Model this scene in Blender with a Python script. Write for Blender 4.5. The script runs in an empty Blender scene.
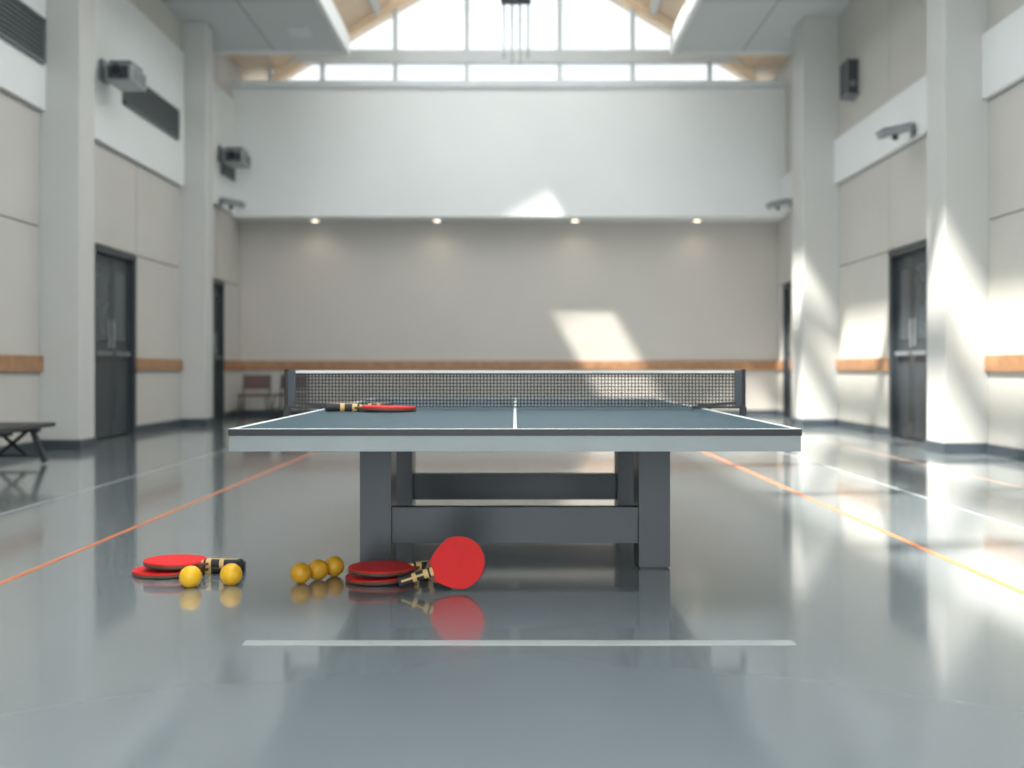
import bpy, math, random
from mathutils import Vector, Matrix
random.seed(4)
scene = bpy.context.scene
try:
    scene.view_settings.view_transform = 'Standard'
except Exception:
    pass

# ---------------------------------------------------------------- materials
def mat(name, col, rough=0.5, metal=0.0, var=0.06, nscale=6.0, bump=0.0, bscale=60.0, emit=None, estr=0.0, spec=0.5, coat=0.0):
    m = bpy.data.materials.new(name); m.use_nodes = True
    nt = m.node_tree; b = nt.nodes['Principled BSDF']
    b.inputs['Roughness'].default_value = rough
    b.inputs['Metallic'].default_value = metal
    b.inputs['Specular IOR Level'].default_value = spec
    b.inputs['Coat Weight'].default_value = coat
    tc = nt.nodes.new('ShaderNodeTexCoord')
    n = nt.nodes.new('ShaderNodeTexNoise'); n.inputs['Scale'].default_value = nscale
    n.inputs['Detail'].default_value = 4
    nt.links.new(tc.outputs['Object'], n.inputs['Vector'])
    r = nt.nodes.new('ShaderNodeValToRGB')
    r.color_ramp.elements[0].position = 0.3; r.color_ramp.elements[1].position = 0.7
    r.color_ramp.elements[0].color = (*[c*(1-var) for c in col], 1)
    r.color_ramp.elements[1].color = (*[min(1, c*(1+var)) for c in col], 1)
    nt.links.new(n.outputs['Fac'], r.inputs['Fac'])
    nt.links.new(r.outputs['Color'], b.inputs['Base Color'])
    if bump > 0:
        n2 = nt.nodes.new('ShaderNodeTexNoise'); n2.inputs['Scale'].default_value = bscale
        nt.links.new(tc.outputs['Object'], n2.inputs['Vector'])
        bp = nt.nodes.new('ShaderNodeBump'); bp.inputs['Strength'].default_value = bump
        bp.inputs['Distance'].default_value = 0.002
        nt.links.new(n2.outputs['Fac'], bp.inputs['Height'])
        nt.links.new(bp.outputs['Normal'], b.inputs['Normal'])
    if emit:
        b.inputs['Emission Color'].default_value = (*emit, 1)
        b.inputs['Emission Strength'].default_value = estr
    return m

M = {}
M['panel'] = mat('wall_panel_beige', (0.50,0.49,0.455), 0.6, var=0.03, nscale=1.5, bump=0.1)
M['back']  = mat('wall_backing', (0.17,0.17,0.165), 0.8)
M['white'] = mat('plaster_white', (0.70,0.73,0.73), 0.6, var=0.02, nscale=1.2, bump=0.1)
M['far']   = mat('far_wall_beige', (0.50,0.475,0.44), 0.6, var=0.03, nscale=0.8, bump=0.1)
M['col']   = mat('column_plaster', (0.50,0.505,0.49), 0.55, var=0.025, nscale=1.5, bump=0.1)
M['slab']  = mat('soffit_grey', (0.52,0.55,0.555), 0.6, var=0.03, nscale=1.0)
M['tan']   = mat('roof_timber_lining', (0.80,0.62,0.44), 0.6, var=0.06, nscale=3)
M['frame'] = mat('window_frame_paint', (0.56,0.60,0.62), 0.4, var=0.03)
M['base']  = mat('baseboard_dark', (0.045,0.06,0.075), 0.4)
M['rail']  = mat('rail_wood', (0.34,0.18,0.09), 0.45, var=0.2, nscale=10)
M['orange']= mat('line_orange', (0.70,0.22,0.09), 0.3)
M['orange2']= mat('line_orange_worn', (0.42,0.27,0.20), 0.3)
M['wline'] = mat('line_white', (0.46,0.49,0.48), 0.22)
M['wline2'] = mat('line_pale', (0.36,0.40,0.41), 0.25)
M['door']  = mat('door_dark_metal', (0.035,0.045,0.052), 0.35, var=0.1)
M['dglass']= mat('door_glass_dark', (0.05,0.065,0.075), 0.08, spec=0.6)
M['steel'] = mat('brushed_steel', (0.34,0.36,0.37), 0.4, metal=0.6)
M['dark']  = mat('dark_plastic', (0.03,0.034,0.038), 0.45)
M['mid']   = mat('grey_plastic', (0.15,0.17,0.185), 0.45)
M['lens']  = mat('lens_glass', (0.02,0.02,0.03), 0.05)
M['top']   = mat('table_top_teal', (0.012,0.062,0.092), 0.48, var=0.05, nscale=4)
M['tblack']= mat('table_edge_black', (0.012,0.012,0.014), 0.35)
M['twhite']= mat('table_line_white', (0.85,0.87,0.86), 0.4, var=0.01)
M['apron'] = mat('table_apron_aluminium', (0.25,0.275,0.28), 0.4, metal=0.25, var=0.04)
M['leg']   = mat('table_leg_steel', (0.062,0.07,0.077), 0.36, metal=0.3, var=0.08, nscale=3)
M['net']   = mat('net_cord', (0.028,0.03,0.03), 0.7)
M['tape']  = mat('net_tape', (0.80,0.80,0.77), 0.6)
M['red']   = mat('rubber_red', (0.82,0.014,0.016), 0.45, var=0.05, bump=0.15, bscale=900, spec=.3)
M['blk']   = mat('rubber_black', (0.015,0.015,0.017), 0.5)
M['ply']   = mat('blade_plywood', (0.16,0.06,0.035), 0.5, var=0.15, nscale=30)
M['hcream']= mat('handle_cream', (0.74,0.50,0.20), 0.4, var=0.1, nscale=20)
M['ball']  = mat('ball_orange_yellow', (0.90,0.50,0.02), 0.38, var=0.05, bump=0.1, bscale=100)
M['ball2'] = mat('ball_ochre', (0.70,0.36,0.02), 0.4, var=0.14, nscale=25, bump=0.3, bscale=80)
M['lamp']  = mat('downlight_emitter', (1,0.9,0.75), 0.5, emit=(1,0.86,0.66), estr=4)
M['chred'] = mat('chair_shell', (0.10,0.05,0.05), 0.5)

# translucent tinted glazing (transmits about a third of the daylight)
gm=bpy.data.materials.new('tinted_glazing'); gm.use_nodes=True; nt=gm.node_tree
nt.nodes.remove(nt.nodes['Principled BSDF'])
tr=nt.nodes.new('ShaderNodeBsdfTransparent'); gl=nt.nodes.new('ShaderNodeBsdfGlossy'); gl.inputs['Roughness'].default_value=.1
tc=nt.nodes.new('ShaderNodeTexCoord'); nz=nt.nodes.new('ShaderNodeTexNoise'); nz.inputs['Scale'].default_value=.5
nt.links.new(tc.outputs['Object'],nz.inputs['Vector'])
cr=nt.nodes.new('ShaderNodeValToRGB'); cr.color_ramp.elements[0].color=(.235,.242,.245,1); cr.color_ramp.elements[1].color=(.29,.295,.295,1)
nt.links.new(nz.outputs['Fac'],cr.inputs['Fac']); nt.links.new(cr.outputs['Color'],tr.inputs['Color'])
mx=nt.nodes.new('ShaderNodeMixShader'); mx.inputs[0].default_value=.05
nt.links.new(tr.outputs[0],mx.inputs[1]); nt.links.new(gl.outputs[0],mx.inputs[2])
nt.links.new(mx.outputs[0],nt.nodes['Material Output'].inputs['Surface'])
M['glass']=gm

# floor
fm = bpy.data.materials.new('polished_floor'); fm.use_nodes = True
nt = fm.node_tree; b = nt.nodes['Principled BSDF']
tc = nt.nodes.new('ShaderNodeTexCoord')
mp = nt.nodes.new('ShaderNodeMapping'); mp.inputs['Scale'].default_value = (1.0, 0.6, 1)
nt.links.new(tc.outputs['Object'], mp.inputs['Vector'])
n1 = nt.nodes.new('ShaderNodeTexNoise'); n1.inputs['Scale'].default_value = 1.2; n1.inputs['Detail'].default_value = 3
nt.links.new(mp.outputs['Vector'], n1.inputs['Vector'])
cr = nt.nodes.new('ShaderNodeValToRGB')
cr.color_ramp.elements[0].position = .3; cr.color_ramp.elements[1].position = .72
cr.color_ramp.elements[0].color = (0.195,0.230,0.245,1); cr.color_ramp.elements[1].color = (0.235,0.272,0.287,1)
nt.links.new(n1.outputs['Fac'], cr.inputs['Fac']); nt.links.new(cr.outputs['Color'], b.inputs['Base Color'])
n2 = nt.nodes.new('ShaderNodeTexNoise'); n2.inputs['Scale'].default_value = 2; n2.inputs['Detail'].default_value = 2
nt.links.new(tc.outputs['Object'], n2.inputs['Vector'])
mr = nt.nodes.new('ShaderNodeMapRange'); mr.inputs['To Min'].default_value = .20; mr.inputs['To Max'].default_value = .26
mr.inputs['From Min'].default_value = .3; mr.inputs['From Max'].default_value = .7
nt.links.new(n2.outputs['Fac'], mr.inputs['Value']); nt.links.new(mr.outputs['Result'], b.inputs['Roughness'])
b.inputs['Specular IOR Level'].default_value = 0.6
b.inputs['Coat Weight'].default_value = 1.0
b.inputs['Coat Roughness'].default_value = 0.08
b.inputs['Coat IOR'].default_value = 1.7
M['floor'] = fm

# ---------------------------------------------------------------- builder
class B:
    def __init__(s, name): s.name=name; s.v=[]; s.f=[]; s.mi=[]; s.ms=[]; s.sm=[]
    def m(s, k):
        if k not in s.ms: s.ms.append(k)
        return s.ms.index(k)
    def add(s, vs, fs, k, smooth=False):
        o=len(s.v); s.v += [tuple(x) for x in vs]; i=s.m(k)
        for f in fs: s.f.append([a+o for a in f]); s.mi.append(i); s.sm.append(smooth)
    def box(s, x0,x1,y0,y1,z0,z1,k, mtx=None):
        x0,x1=min(x0,x1),max(x0,x1); y0,y1=min(y0,y1),max(y0,y1); z0,z1=min(z0,z1),max(z0,z1)
        vs=[Vector(p) for p in ((x0,y0,z0),(x1,y0,z0),(x1,y1,z0),(x0,y1,z0),(x0,y0,z1),(x1,y0,z1),(x1,y1,z1),(x0,y1,z1))]
        if mtx: vs=[mtx@p for p in vs]
        s.add(vs,[(3,2,1,0),(4,5,6,7),(0,1,5,4),(1,2,6,5),(2,3,7,6),(3,0,4,7)],k)
    def beam(s, p, q, w, h, k, up=(0,0,1)):
        p=Vector(p); q=Vector(q); d=(q-p); L=d.length; d.normalize(); u=Vector(up)
        sx=d.cross(u)
        if sx.length<1e-4: sx=d.cross(Vector((0,1,0)))
        sx.normalize(); uz=sx.cross(d).normalized()
        M4=Matrix((( d.x,sx.x,uz.x,p.x),(d.y,sx.y,uz.y,p.y),(d.z,sx.z,uz.z,p.z),(0,0,0,1)))
        s.box(0,L,-w/2,w/2,-h/2,h/2,k,M4)
    def cyl(s, p, q, r0, r1, k, n=20, smooth=True):
        p=Vector(p); q=Vector(q); d=(q-p).normalized()
        a=d.orthogonal().normalized(); c=d.cross(a)
        vs=[]
        for base,r in ((p,r0),(q,r1)):
            for i in range(n):
                t=2*math.pi*i/n; vs.append(base+a*r*math.cos(t)+c*r*math.sin(t))
        s.add(vs,[(i,(i+1)%n,n+(i+1)%n,n+i) for i in range(n)],k,smooth)
        s.add(vs[:n],[tuple(reversed(range(n)))],k); s.add(vs[n:],[tuple(range(n))],k)
    def prism(s, pts, z0, z1, k, ins=0.0):
        n=len(pts)
        s.add([(x,y,z0) for x,y in pts]+[(x,y,z1) for x,y in pts],
              [(i,(i+1)%n,n+(i+1)%n,n+i) for i in range(n)],k,True)
        s.add([(x,y,z0) for x,y in pts],[tuple(reversed(range(n)))],k)
        s.add([(x,y,z1) for x,y in pts],[tuple(range(n))],k)
    def done(s, bevel=0.0, loc=None, mw=None, scale=None, parent=None):
        me=bpy.data.meshes.new(s.name); me.from_pydata(s.v,[],s.f)
        for k in s.ms: me.materials.append(M[k])
        for p,i,sm in zip(me.polygons,s.mi,s.sm): p.material_index=i; p.use_smooth=sm
        me.update()
        o=bpy.data.objects.new(s.name,me); scene.collection.objects.link(o)
        if loc is not None: o.location=loc
        if mw is not None: o.matrix_world=mw
        if bevel>0:
            bv=o.modifiers.new('bevel','BEVEL'); bv.width=bevel; bv.segments=2; bv.limit_method='ANGLE'
            bv.angle_limit=math.radians(40)
        if parent: o.parent=parent
        return o

WL, WR = 3.94, 3.75
YB, YF = -5.0, 14.46
ZP = 2.80

# ---------------------------------------------------------------- shell
f=B('floor'); f.box(-4.3,4.1,YB-.3,YF+.6,-.1,0,'floor'); f.done()

def fl(name,x0,x1,y0,y1,k,z=0.0015):
    q=B(name); q.box(x0,x1,y0,y1,0.0,z,k); q.done()
fl('trim_1',-1.635,-1.612,YB+.1,13.0,'orange')
fl('trim_2',1.525,1.548,YB+.1,13.0,'orange')
fl('trim_3',-2.40,-2.38,YB+.1,13.0,'wline2')
fl('trim_4',2.14,2.16,YB+.1,13.0,'wline2')
fl('trim_5',2.87,2.885,YB+.1,13.0,'orange2',0.0012)
fl('trim_6',-.67,.69,2.475,2.515,'wline')

def side_wall(name, sg, W, segs, doors, upper, cols):
    bk=B(name); bk.box(sg*(W+.085),sg*(W+.36),YB-.3,YF+.6,0,5.0,'back'); bk.done()
    w=B('trim_panels_'+name[5:])
    g=.006
    for a,b_ in segs:
        w.box(sg*(W+.085),sg*W,a+g,b_-g,0,1.845,'panel')
    ys=sorted(set([YB]+[x for x in cols['row2']]+[YF]))
    for a,b_ in zip(ys[:-1],ys[1:]):
        w.box(sg*(W+.085),sg*W,a+g,b_-g,1.857,ZP,'panel')
        for z0,z1,k,pr in upper:
            w.box(sg*(W+.085),sg*(W-pr),a+(g if k=='panel' else 0),b_-(g if k=='panel' else 0),z0,z1,k)
    w.done()
    c=B('trim_column_'+name[5:])
    for (y0,y1,xi) in cols['cols']:
        c.box(sg*(W+.02),sg*xi,y0,y1,0.0,4.76,'col')
    c.done(.008)
    r=B('trim_rail_'+name[5:]); bb=B('baseboard_'+name[5:])
    for a,b_ in segs:
        r.box(sg*(W),sg*(W-.03),a,b_,.652,.782,'rail')
        bb.box(sg*(W),sg*(W-.02),a,b_,0,.08,'base')
    for (y0,y1,xi) in cols['cols']:
        bb.box(sg*W,sg*(xi-.015),y0-.015,y1+.015,0,.085,'base')
    r.done(.004); bb.done(.003)

side_wall('wall_left',-1,WL,
  [(-5,-2.4),(-2.4,.2),(.5,2.4),(2.4,4.3),(4.6,6.4),(6.4,8.37),(8.67,9.40),(10.46,11.87),(12.17,13.05),(13.62,14.46)],
  None,[(ZP+.012,4.38,'white',.05),(4.39,5.0,'panel',0.02)],
  dict(row2=[-2.4,.35,2.4,4.45,6.4,8.5,10.5,12.0,13.3],cols=[(.2,.5,3.61),(4.3,4.6,3.61),(8.37,8.67,3.61),(11.87,12.17,3.64)]))
side_wall('wall_right',1,WR,
  [(-5,-2.4),(-2.4,.2),(.5,2.4),(2.4,4.3),(4.6,6.2),(6.2,8.0),(8.33,9.10),(10.08,11.7),(12.17,13.70),(14.05,14.46)],
  None,[(ZP+.012,3.32,'white',.05),(3.332,5.0,'panel',0.0)],
  dict(row2=[-2.4,.35,2.4,4.45,6.2,8.2,10.1,11.9,13.2],cols=[(.2,.5,3.41),(4.3,4.6,3.41),(8.0,8.36,3.41),(11.7,12.17,3.34)]))

# far wall
w=B('wall_far')
w.box(-4.3,4.1,YF,YF+.4,0,2.9,'far')
w.done()
w=B('wall_far_bulkhead')
w.box(-4.02,3.83,14.0,YF+.4,2.775,4.62,'white')
w.box(-4.02,3.83,13.95,14.2,4.56,4.66,'frame')
w.done(.006)
r=B('trim_rail_far'); r.box(-WL,WR,YF-.03,YF,.652,.782,'rail'); r.done(.004)
r=B('baseboard_far'); r.box(-WL,WR,YF-.02,YF,0,.08,'base'); r.done()

def roofz(x): return 6.92-.6*abs(x)

# gable glazing frames (both ends)
def gable(name, y):
    g=B(name)
    g.box(-4.1,3.95,y-.05,y+.05,4.62,4.74,'frame')
    g.box(-4.0,3.9,y-.07,y+.07,5.03,5.21,'frame')
    for x in (-3.5,-2.75,-1.71,-.685,.64,1.68,2.78,3.4):
        g.box(x-.032,x+.032,y-.04,y+.04,4.7,max(4.95,roofz(x)-.02),'frame')
    for sg in (-1,1):
        g.beam((sg*3.45,y,roofz(3.45)-.04),(0,y,roofz(0)-.04),.10,.10,'tan')
    pts=[(-4.1,4.65),(3.95,4.65),(3.95,5.0),(3.38,5.0),(0,roofz(0)),(-3.38,5.0),(-4.1,5.0)]
    g.add([(x,y+.03,z) for x,z in pts],[tuple(range(len(pts)))],'glass')
    g.done()
gable('window_1',14.42)
gable('window_2',YB-.1)

# back wall behind the camera: unseen facade, opened up to let fill daylight in
w=B('wall_back'); w.box(-4.3,4.1,YB-.3,YB,0,.5,'white')
w.box(-4.3,-3.0,YB-.3,YB,.5,4.7,'white'); w.box(2.8,4.1,YB-.3,YB,.5,4.7,'white'); w.box(-3,2.8,YB-.3,YB,4.0,4.66,'white'); w.done()
w=B('fill_window')
for i in range(6):
    x=-3.0+i*5.8/5; w.box(x-.04,x+.04,YB-.2,YB-.1,.5,4.0,'frame')
for z in (.54,2.2,3.96): w.box(-3,2.8,YB-.2,YB-.1,z-.04,z+.04,'frame')
w.done()

# soffit slabs
def slab(name, x0,x1, xi):
    s=B(name)
    s.box(x0,x1,YB,13.0,4.76,4.88,'slab')
    d=.05 if xi==x1 else -.05
    s.box(xi,xi+d,YB,13.05,4.72,4.98,'white')
    s.box(x0,x1,12.96,13.05,4.73,4.90,'white')
    y=YB+1
    while y<12.9:
        s.box(x0,x1,y-.006,y+.006,4.755,4.762,'mid'); y+=1.9
    xm=(x0+x1)/2
    s.box(xm-.006,xm+.006,YB,12.95,4.755,4.762,'mid')
    for y in (3.0,6.6,10.2,12.2):
        s.box(xm+.35,xm+.6,y-.18,y+.18,4.745,4.762,'frame')
    s.done()
slab('ceiling_soffit_left',-3.99,-2.19,-2.19)
slab('ceiling_soffit_right',2.05,3.80,2.05)

# roof
r=B('ceiling')
def rp(pts,y0,y1):
    for (xa,za),(xb,zb) in zip(pts[:-1],pts[1:]):
        vs=[(xa,y0,za),(xb,y0,zb),(xb,y1,zb),(xa,y1,za)]; vs+=[(x,y,z+.1) for x,y,z in vs]
        r.add(vs,[(0,1,2,3),(7,6,5,4),(0,4,5,1),(1,5,6,2),(2,6,7,3),(3,7,4,0)],'tan')
def rz_(x): return roofz(x)+.06
for sg in (-1,1):
    rp([(sg*4.3,4.95),(sg*3.38,4.95),(sg*1.95,rz_(1.95))],YB-.3,15.0)
rp([(1.95,rz_(1.95)),(0,rz_(0)),(-1.25,rz_(1.25))],12.2,15.0)  # far end of the roof closed, added to block sun from the bulkhead
rp([(-1.25,rz_(1.25)),(-1.95,rz_(1.95))],12.9,15.0)  # this strip closes later, shaped to pass a sun streak to the far wall
# unseen solid roof strips, added to break the sunlight into streaks
rp([(-1.25,rz_(1.25)),(-.95,rz_(.95))],YB-.3,12.2)
rp([(.80,rz_(.80)),(1.10,rz_(1.10))],YB-.3,12.2)
rp([(-.12,rz_(.12)),(0,rz_(0)),(.12,rz_(.12))],YB-.3,12.2)
r.done()
r=B('trim_rafters')
for sg in (-1,1):
    y=YB+.4
    while y<12.6:
        r.beam((sg*3.35,y,roofz(3.35)-.01),(0,y,roofz(0)-.03),.16,.12,'tan' ); y+=1.6
    r.box(sg*1.95-.035,sg*1.95+.035,YB-.2,14.3,roofz(1.95)-.06,roofz(1.95)+.07,'frame')
r.box(-.06,.06,YB-.2,14.3,roofz(0)-.12,roofz(0)+.06,'frame')
r.done()

# ---------------------------------------------------------------- doors
def door(name, sg, W, y0,y1,zt):
    d=B(name)
    X=lambda t: sg*(W+t)
    y0+=.004; y1-=.004
    d.box(X(.08),X(-.02),y0,y0+.06,0,zt,'door'); d.box(X(.08),X(-.02),y1-.06,y1,0,zt,'door')
    d.box(X(.08),X(-.02),y0,y1,zt-.06,zt,'door')
    ym=(y0+y1)/2
    for a,b_ in ((y0+.06,ym-.004),(ym+.004,y1-.06)):
        d.box(X(.08),X(.04),a,b_,0.01,zt-.065,'door')
        d.box(X(.04),X(.033),a+.07,b_-.07,.95,zt-.2,'dglass')
        d.box(X(.04),X(.033),a+.07,b_-.07,.15,.72,'door')
        d.box(X(.04),X(.0),a+.05,b_-.05,.80,.84,'mid')
    d.cyl((X(.03),ym-.05,.88),(X(.03),ym-.05,1.15),.01,.01,'steel',10)
    d.cyl((X(.03),ym+.05,.88),(X(.03),ym+.05,1.15),.01,.01,'steel',10)
    d.done(.003)
door('door_1',-1,WL,9.40,10.46,1.84)
door('door_2',-1,WL,13.05,13.62,1.84)
door('door_3',1,WR,9.10,10.08,1.84)
door('door_4',1,WR,13.70,14.05,1.84)

# ---------------------------------------------------------------- wall fixtures
def vent(name, sg, W, y0,y1,z0,z1):
    v=B(name); X=lambda t: sg*(W-t)
    v.box(X(0),X(.015),y0,y1,z0,z1,'dark')
    for a,b_,c,d in ((y0,y1,z0,z0+.02),(y0,y1,z1-.02,z1),(y0,y0+.02,z0,z1),(y1-.02,y1,z0,z1)):
        v.box(X(.01),X(.035),a,b_,c,d,'mid')
    z=z0+.045
    while z<z1-.03:
        v.box(X(.012),X(.03),y0+.02,y1-.02,z,z+.010,'mid'); z+=.04
    v.done()
vent('vent_grille',-1,WL-.05,10.0,11.6,3.30,3.64)
vent('vent_grille',-1,WL-.05,7.5,8.3,3.18,3.55)
vent('vent_grille',-1,WL-.05,13.35,13.9,3.25,3.6)

def projector(name, x, y, z, sg, s=1.0):
    p=B(name)
    p.box(sg*-.02,sg*.22,-.02,.02,.05,.09,'mid')
    p.box(sg*.20,sg*.235,-.08,.08,-.05,.16,'mid')
    p.box(-.13,.13,-.2,.2,-.09,.07,'steel')
    p.box(-.11,.11,-.16,.16,.07,.12,'mid')
    p.box(-.10,.10,-.225,-.2,-.07,.05,'dark')
    p.cyl((-.0,-.2,-.01),(0,-.27,-.01),.055,.06,'dark'); p.cyl((0,-.271,-.01),(0,-.273,-.01),.045,.045,'lens')
    for i in range(6): p.box(-.135,.135,-.15+i*.055,-.135+i*.055,-.07,.05,'dark')
    o=p.done(.006,loc=(x,y,z)); o.scale=(s,s,s)
projector('wall_projector',-3.66,9.5,3.42,-1,.95)
projector('wall_projector',-3.66,13.3,3.44,-1,1.0)

def floodlight(name, x,y,z,sg):
    p=B(name)
    p.box(sg*.02,sg*.20,-.015,.015,.03,.06,'mid')
    p.box(sg*.19,sg*.205,-.05,.05,-.03,.1,'mid')
    Mt=Matrix.Rotation(sg*math.radians(-12),4,'Y')
    p.box(-.15,.15,-.11,.11,-.02,.05,'steel',Mt); p.box(-.16,.16,-.12,.12,.045,.06,'mid',Mt)
    p.box(-.13,.13,-.09,.09,-.03,-.02,'frame',Mt)
    p.cyl((-.02,-.05,-.04),(-.02,-.08,-.07),.03,.035,'dark')
    o=p.done(.005,loc=(x,y,z)); o.scale=(.85,.85,.85)
floodlight('wall_floodlight',3.52,9.36,2.86,1)
floodlight('wall_floodlight',3.52,13.5,2.86,1)
floodlight('wall_floodlight',-3.71,13.3,2.84,-1)

s=B('wall_speaker')
s.box(WR-.13,WR,11.0,11.25,3.66,4.06,'mid'); s.box(WR-.14,WR-.125,11.02,11.23,3.69,4.03,'dark')
s.box(WR-.12,WR-.02,10.99,11.0,3.68,4.04,'dark'); s.cyl((WR-.07,10.99,3.78),(WR-.07,10.985,3.78),.035,.035,'mid'); s.done(.006)

# downlights below bulkhead
for i,px in enumerate((315,437,575,697)):
    x=(px-515)*14.22/1009
    d=B('downlight'); d.cyl((x,14.22,2.776),(x,14.22,2.755),.06,.06,'frame'); d.cyl((x,14.22,2.755),(x,14.22,2.748),.045,.045,'lamp'); d.done()
    L=bpy.data.lights.new('downlight_lamp','SPOT'); L.energy=5; L.color=(1,.84,.64); L.spot_size=math.radians(140); L.spot_blend=1.0; L.shadow_soft_size=.06
    lo=bpy.data.objects.new('downlight_lamp',L); lo.location=(x,14.2,2.73); scene.collection.objects.link(lo)

# pendant
p=B('pendant_light')
p.box(-.14,.16,9.92,10.08,4.31,4.38,'dark')
for x in (-.11,-.03,.05,.13): p.cyl((x,10,4.31),(x,10,3.70+.05*(abs(x)>.1)),.010,.010,'mid',8)
for x in (-.08,.10): p.cyl((x,10,4.38),(x,10,roofz(0)-.1),.006,.006,'dark',8)
p.done()

# ---------------------------------------------------------------- bench
b_=B('bench')
b_.box(-3.78,-3.57,5.9,7.35,.255,.285,'dark'); b_.box(-3.555,-3.345,5.9,7.35,.255,.285,'dark')
for y in (6.15,7.15):
    b_.box(-3.76,-3.37,y-.025,y+.025,.225,.256,'dark')
    b_.beam((-3.70,y,.24),(-3.77,y,.012),.035,.03,'dark',(0,1,0))
    b_.beam((-3.42,y,.24),(-3.33,y,.012),.035,.03,'dark',(0,1,0))
    b_.beam((-3.66,y,.23),(-3.46,y,.06),.025,.02,'dark',(0,1,0)); b_.beam((-3.46,y,.23),(-3.66,y,.06),.025,.02,'dark',(0,1,0))
    b_.box(-3.76,-3.36,y-.012,y+.012,.05,.07,'dark')
b_.box(-3.575,-3.555,6.15,7.15,.2,.225,'dark')
b_.done(.003)

def chair(x,y,rz):
    c=B('stacking_chair')
    c.box(-.2,.2,-.19,.19,.29,.32,'chred')
    c.box(-.19,.19,.17,.2,.40,.60,'chred',Matrix.Rotation(-.08,4,'X'))
    for sx in (-1,1):
        c.cyl((sx*.17,-.16,.3),(sx*.2,-.2,0.0),.012,.012,'dark',8)
        c.cyl((sx*.17,.16,.3),(sx*.2,.2,0.0),.012,.012,'dark',8)
        c.cyl((sx*.18,.17,.3),(sx*.18,.225,.58),.012,.012,'dark',8)
        c.cyl((sx*.185,-.18,.12),(sx*.185,.18,.12),.008,.008,'dark',8)
    o=c.done(.006,loc=(x,y,0)); o.rotation_euler=(0,0,rz)
chair(-3.60,13.95,.1); chair(-3.12,13.98,-.05)

# ---------------------------------------------------------------- table
T=.518; Y0,Y1=2.68,5.42; HX=.7625
t=B('table_tennis_table')
t.box(-HX,HX,Y0,Y1,T-.018,T-.0015,'tblack')
t.box(-HX+.0,HX,Y0,Y1,T-.0015,T-.0005,'top')
lw=.02
def tl(x0,x1,y0,y1): t.box(x0,x1,y0,y1,T-.0005,T+.0002,'twhite')
tl(-HX,HX,Y0,Y0+lw); tl(-HX,HX,Y1-lw,Y1); tl(-HX,-HX+lw,Y0+lw,Y1-lw); tl(HX-lw,HX,Y0+lw,Y1-lw)
tl(-.005,.005,Y0+lw,Y1-lw)
a0,a1=T-.060,T-.018
t.box(-HX+.002,HX-.002,Y0+.002,Y0+.04,a0,a1,'apron'); t.box(-HX+.002,HX-.002,Y1-.04,Y1-.002,a0,a1,'apron')
t.box(-HX+.002,-HX+.04,Y0+.04,Y1-.04,a0,a1,'apron'); t.box(HX-.04,HX-.002,Y0+.04,Y1-.04,a0,a1,'apron')
t.box(-.02,.02,Y0+.04,Y1-.04,a0+.01,a1,'apron')
for sg in (-1,1):
    t.box(sg*.42,sg*.526,3.42,3.57,0.006,a1,'leg')
    t.box(sg*.45,sg*.545,4.42,4.57,0.006,a1,'leg')
    t.box(sg*.425,sg*.52,3.425,3.565,0,.008,'tblack'); t.box(sg*.455,sg*.54,4.425,4.565,0,.008,'tblack')
    t.box(sg*.46,sg*.52,3.57,4.42,a0-.02,a1,'leg')
t.box(-.425,.425,3.44,3.49,.083,.205,'leg'); t.box(-.455,.455,4.46,4.51,.098,.212,'leg')
t.done(.003)

n=B('table_tennis_net')
yN=4.05; z0n,z1n=T+.006,T+.1525; XE=.915
step=.0135; x=-XE+.02
while x<XE-.02:
    n.box(x-.0022,x+.0022,yN-.001,yN+.001,z0n,z1n,'net'); x+=step
z=z0n
while z<z1n-.012:
    n.box(-XE+.01,XE-.01,yN-.0015,yN+.0015,z-.0021,z+.0021,'net'); z+=.0135
n.box(-XE+.005,XE-.005,yN-.004,yN+.004,z1n-.011,z1n,'tape')
n.box(-XE+.005,XE-.005,yN-.003,yN+.003,z1n-.018,z1n-.011,'net')
for sg in (-1,1):
    n.box(sg*(XE-.035),sg*XE,yN-.006,yN+.006,z0n-.002,z1n,'base')
    n.cyl((sg*(XE+.002),yN,T-.03),(sg*(XE+.002),yN,z1n+.004),.009,.009,'tblack')
    n.box(sg*(HX-.05),sg*(XE+.008),yN-.018,yN+.018,T+.0005,T+.010,'tblack')
    n.beam((sg*(HX-.03),yN-.005,T+.012),(sg*(XE-.03),yN-.005,T+.022),.02,.012,'tblack')
    n.box(sg*(HX+.003),sg*(HX+.02),yN-.018,yN+.018,T-.085,T+.004,'tblack')
    n.box(sg*(HX-.045),sg*(HX+.02),yN-.018,yN+.018,T-.09,T-.08,'tblack')
    n.cyl((sg*(HX-.03),yN,T-.08),(sg*(HX-.03),yN,T-.061),.008,.008,'steel',12)
    n.box(sg*(XE-.012),sg*(XE+.012),yN-.012,yN+.012,T-.05,T+.004,'tblack')
n.done()

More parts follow.
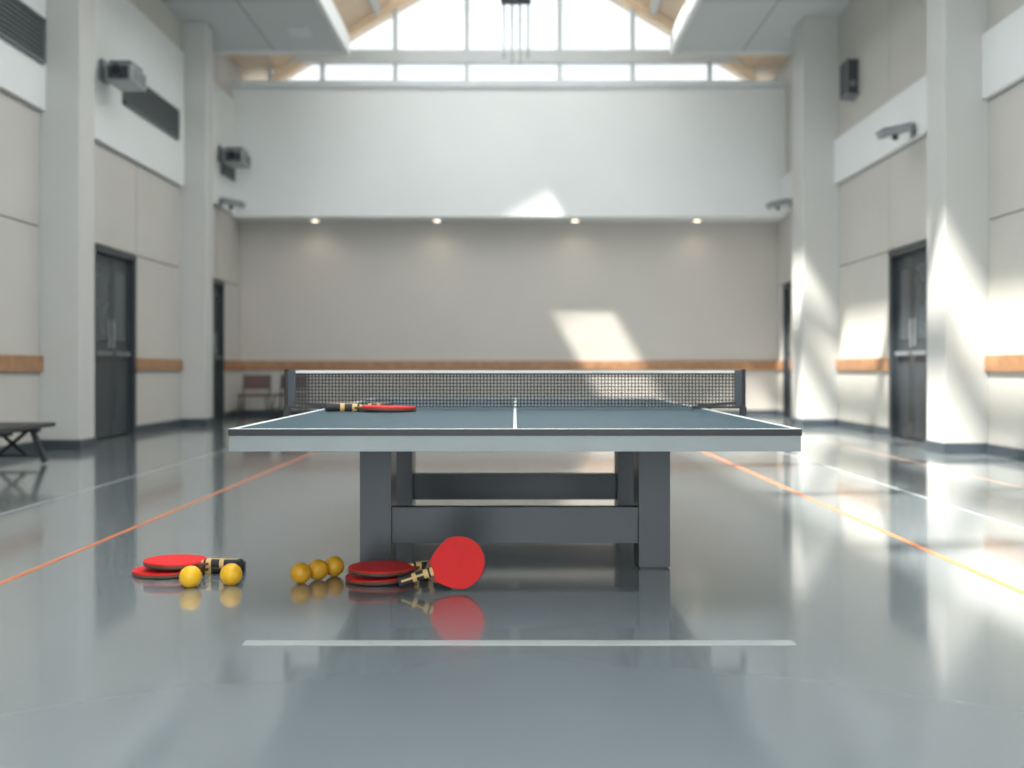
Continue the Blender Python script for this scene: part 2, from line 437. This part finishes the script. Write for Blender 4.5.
# ---------------------------------------------------------------- paddles / balls
def paddle(loc, rot=None, s=1.0, top='red', bot='blk', mw=None, egg=0.0):
    p=B('table_tennis_paddle')
    out=[]
    def ry(a,r): return r*(1-egg*max(0,math.cos(a)))
    for i in range(49):
        a=math.radians(38+ (322-38)*i/48)
        out.append((.083*math.cos(a),ry(a,.075)*math.sin(a)))
    out+=[(.077,-.032),(.086,-.018),(.092,-.014),(.092,.014),(.086,.018),(.077,.032)]
    p.prism(out,-.003,.003,'ply')
    rub=[]
    for i in range(49):
        a=math.radians(30+ (330-30)*i/48)
        rub.append((.082*math.cos(a),ry(a,.074)*math.sin(a)))
    p.prism(rub,.003,.0062,top); p.prism(rub,-.0062,-.003,bot)
    segs=[(.070,.012,.0065,'hcream'),(.078,.0135,.0105,'blk'),(.084,.0135,.0115,'hcream'),(.098,.0135,.0115,'blk'),(.120,.013,.0112,'hcream'),(.132,.0142,.0115,'blk'),(.158,.0155,.012,'blk'),(.172,.0172,.0125,'blk'),(.175,.0155,.011,'blk')]
    N=16; rings=[]
    for x,w,h,k in segs:
        rr=[]
        for i in range(N):
            a=2*math.pi*i/N; ca,sa=math.cos(a),math.sin(a)
            q=.55
            rr.append((x, w*math.copysign(abs(ca)**q,ca), h*math.copysign(abs(sa)**q,sa)))
        rings.append(rr)
    for j in range(len(rings)-1):
        p.add(rings[j]+rings[j+1],[(i,(i+1)%N,N+(i+1)%N,N+i) for i in range(N)],segs[j][3],True)
    p.add(rings[0],[tuple(reversed(range(N)))],'hcream'); p.add(rings[-1],[tuple(range(N))],'blk')
    p.box(.098,.165,-.003,.003,.0105,.0126,'hcream'); p.box(.098,.165,-.003,.003,-.0126,-.0105,'hcream')
    o=p.done()
    if mw is not None: o.matrix_world=mw@Matrix.Scale(s,4)
    else:
        o.location=loc; o.rotation_euler=rot; o.scale=(s,s,s)
    return o
TL=-.025
paddle((-.478,3.77,T+.0114),(0,TL,math.radians(184)),1.3)
paddle((-.655,3.95,T+.0096),(0,TL,math.radians(-6)),1.0,top='blk',bot='red')
paddle((-1.145,3.34,.0106),(0,TL,math.radians(8)),1.4)
paddle((-1.12,3.335,.0106+.0285),(0,.02,math.radians(-3)),1.25)
paddle((-.435,3.235,.0106),(0,TL,math.radians(8)),1.3)
paddle((-.425,3.225,.0106+.0285),(0,.02,math.radians(24)),1.3)
h=Vector((-.93,.10,-.33)).normalized(); nn=Vector((.03,-.97,.22)); nn=(nn-h*nn.dot(h)).normalized(); yy=nn.cross(h)
s_=1.08
mw=Matrix(((h.x,yy.x,nn.x,-.178),(h.y,yy.y,nn.y,3.075),(h.z,yy.z,nn.z,.085),(0,0,0,1)))
paddle(None,None,s_,mw=mw,egg=.3)

def ball(x,y,r,k):
    bpy.ops.mesh.primitive_uv_sphere_add(segments=40,ring_count=24,radius=r,location=(x,y,r))
    o=bpy.context.object; o.name='table_tennis_ball'; o.data.name='table_tennis_ball'
    for p in o.data.polygons: p.use_smooth=True
    o.data.materials.append(M[k])
    o.rotation_euler=(random.random()*3,random.random()*3,0)
ball(-1.005,3.125,.034,'ball'); ball(-.889,3.16,.034,'ball')
ball(-.676,3.185,.033,'ball2'); ball(-.632,3.237,.033,'ball2'); ball(-.590,3.292,.033,'ball2')

# ---------------------------------------------------------------- light
wd=bpy.data.worlds.new('sky'); scene.world=wd; wd.use_nodes=True
bg=wd.node_tree.nodes['Background']; bg.inputs['Color'].default_value=(.90,.965,1,1); bg.inputs['Strength'].default_value=5.3
L=bpy.data.lights.new('sun','SUN'); L.energy=15.0; L.angle=math.radians(1.8); L.color=(1,.94,.85)
o=bpy.data.objects.new('sun',L); scene.collection.objects.link(o)
o.rotation_euler=Vector((.56,.35,-1)).to_track_quat('-Z','Y').to_euler(); o.location=(-5,0,12)

# ---------------------------------------------------------------- camera
cd=bpy.data.cameras.new('camera'); cam=bpy.data.objects.new('camera',cd); scene.collection.objects.link(cam)
cam.location=(0,0,.68); cam.rotation_euler=(math.radians(90),0,0)
cd.sensor_width=36; cd.lens=1009/1024*36; cd.shift_y=-16/1024; cd.shift_x=-3/1024
cd.dof.use_dof=True; cd.dof.focus_distance=3.0; cd.dof.aperture_fstop=1.8
cd.clip_start=.05
scene.camera=cam
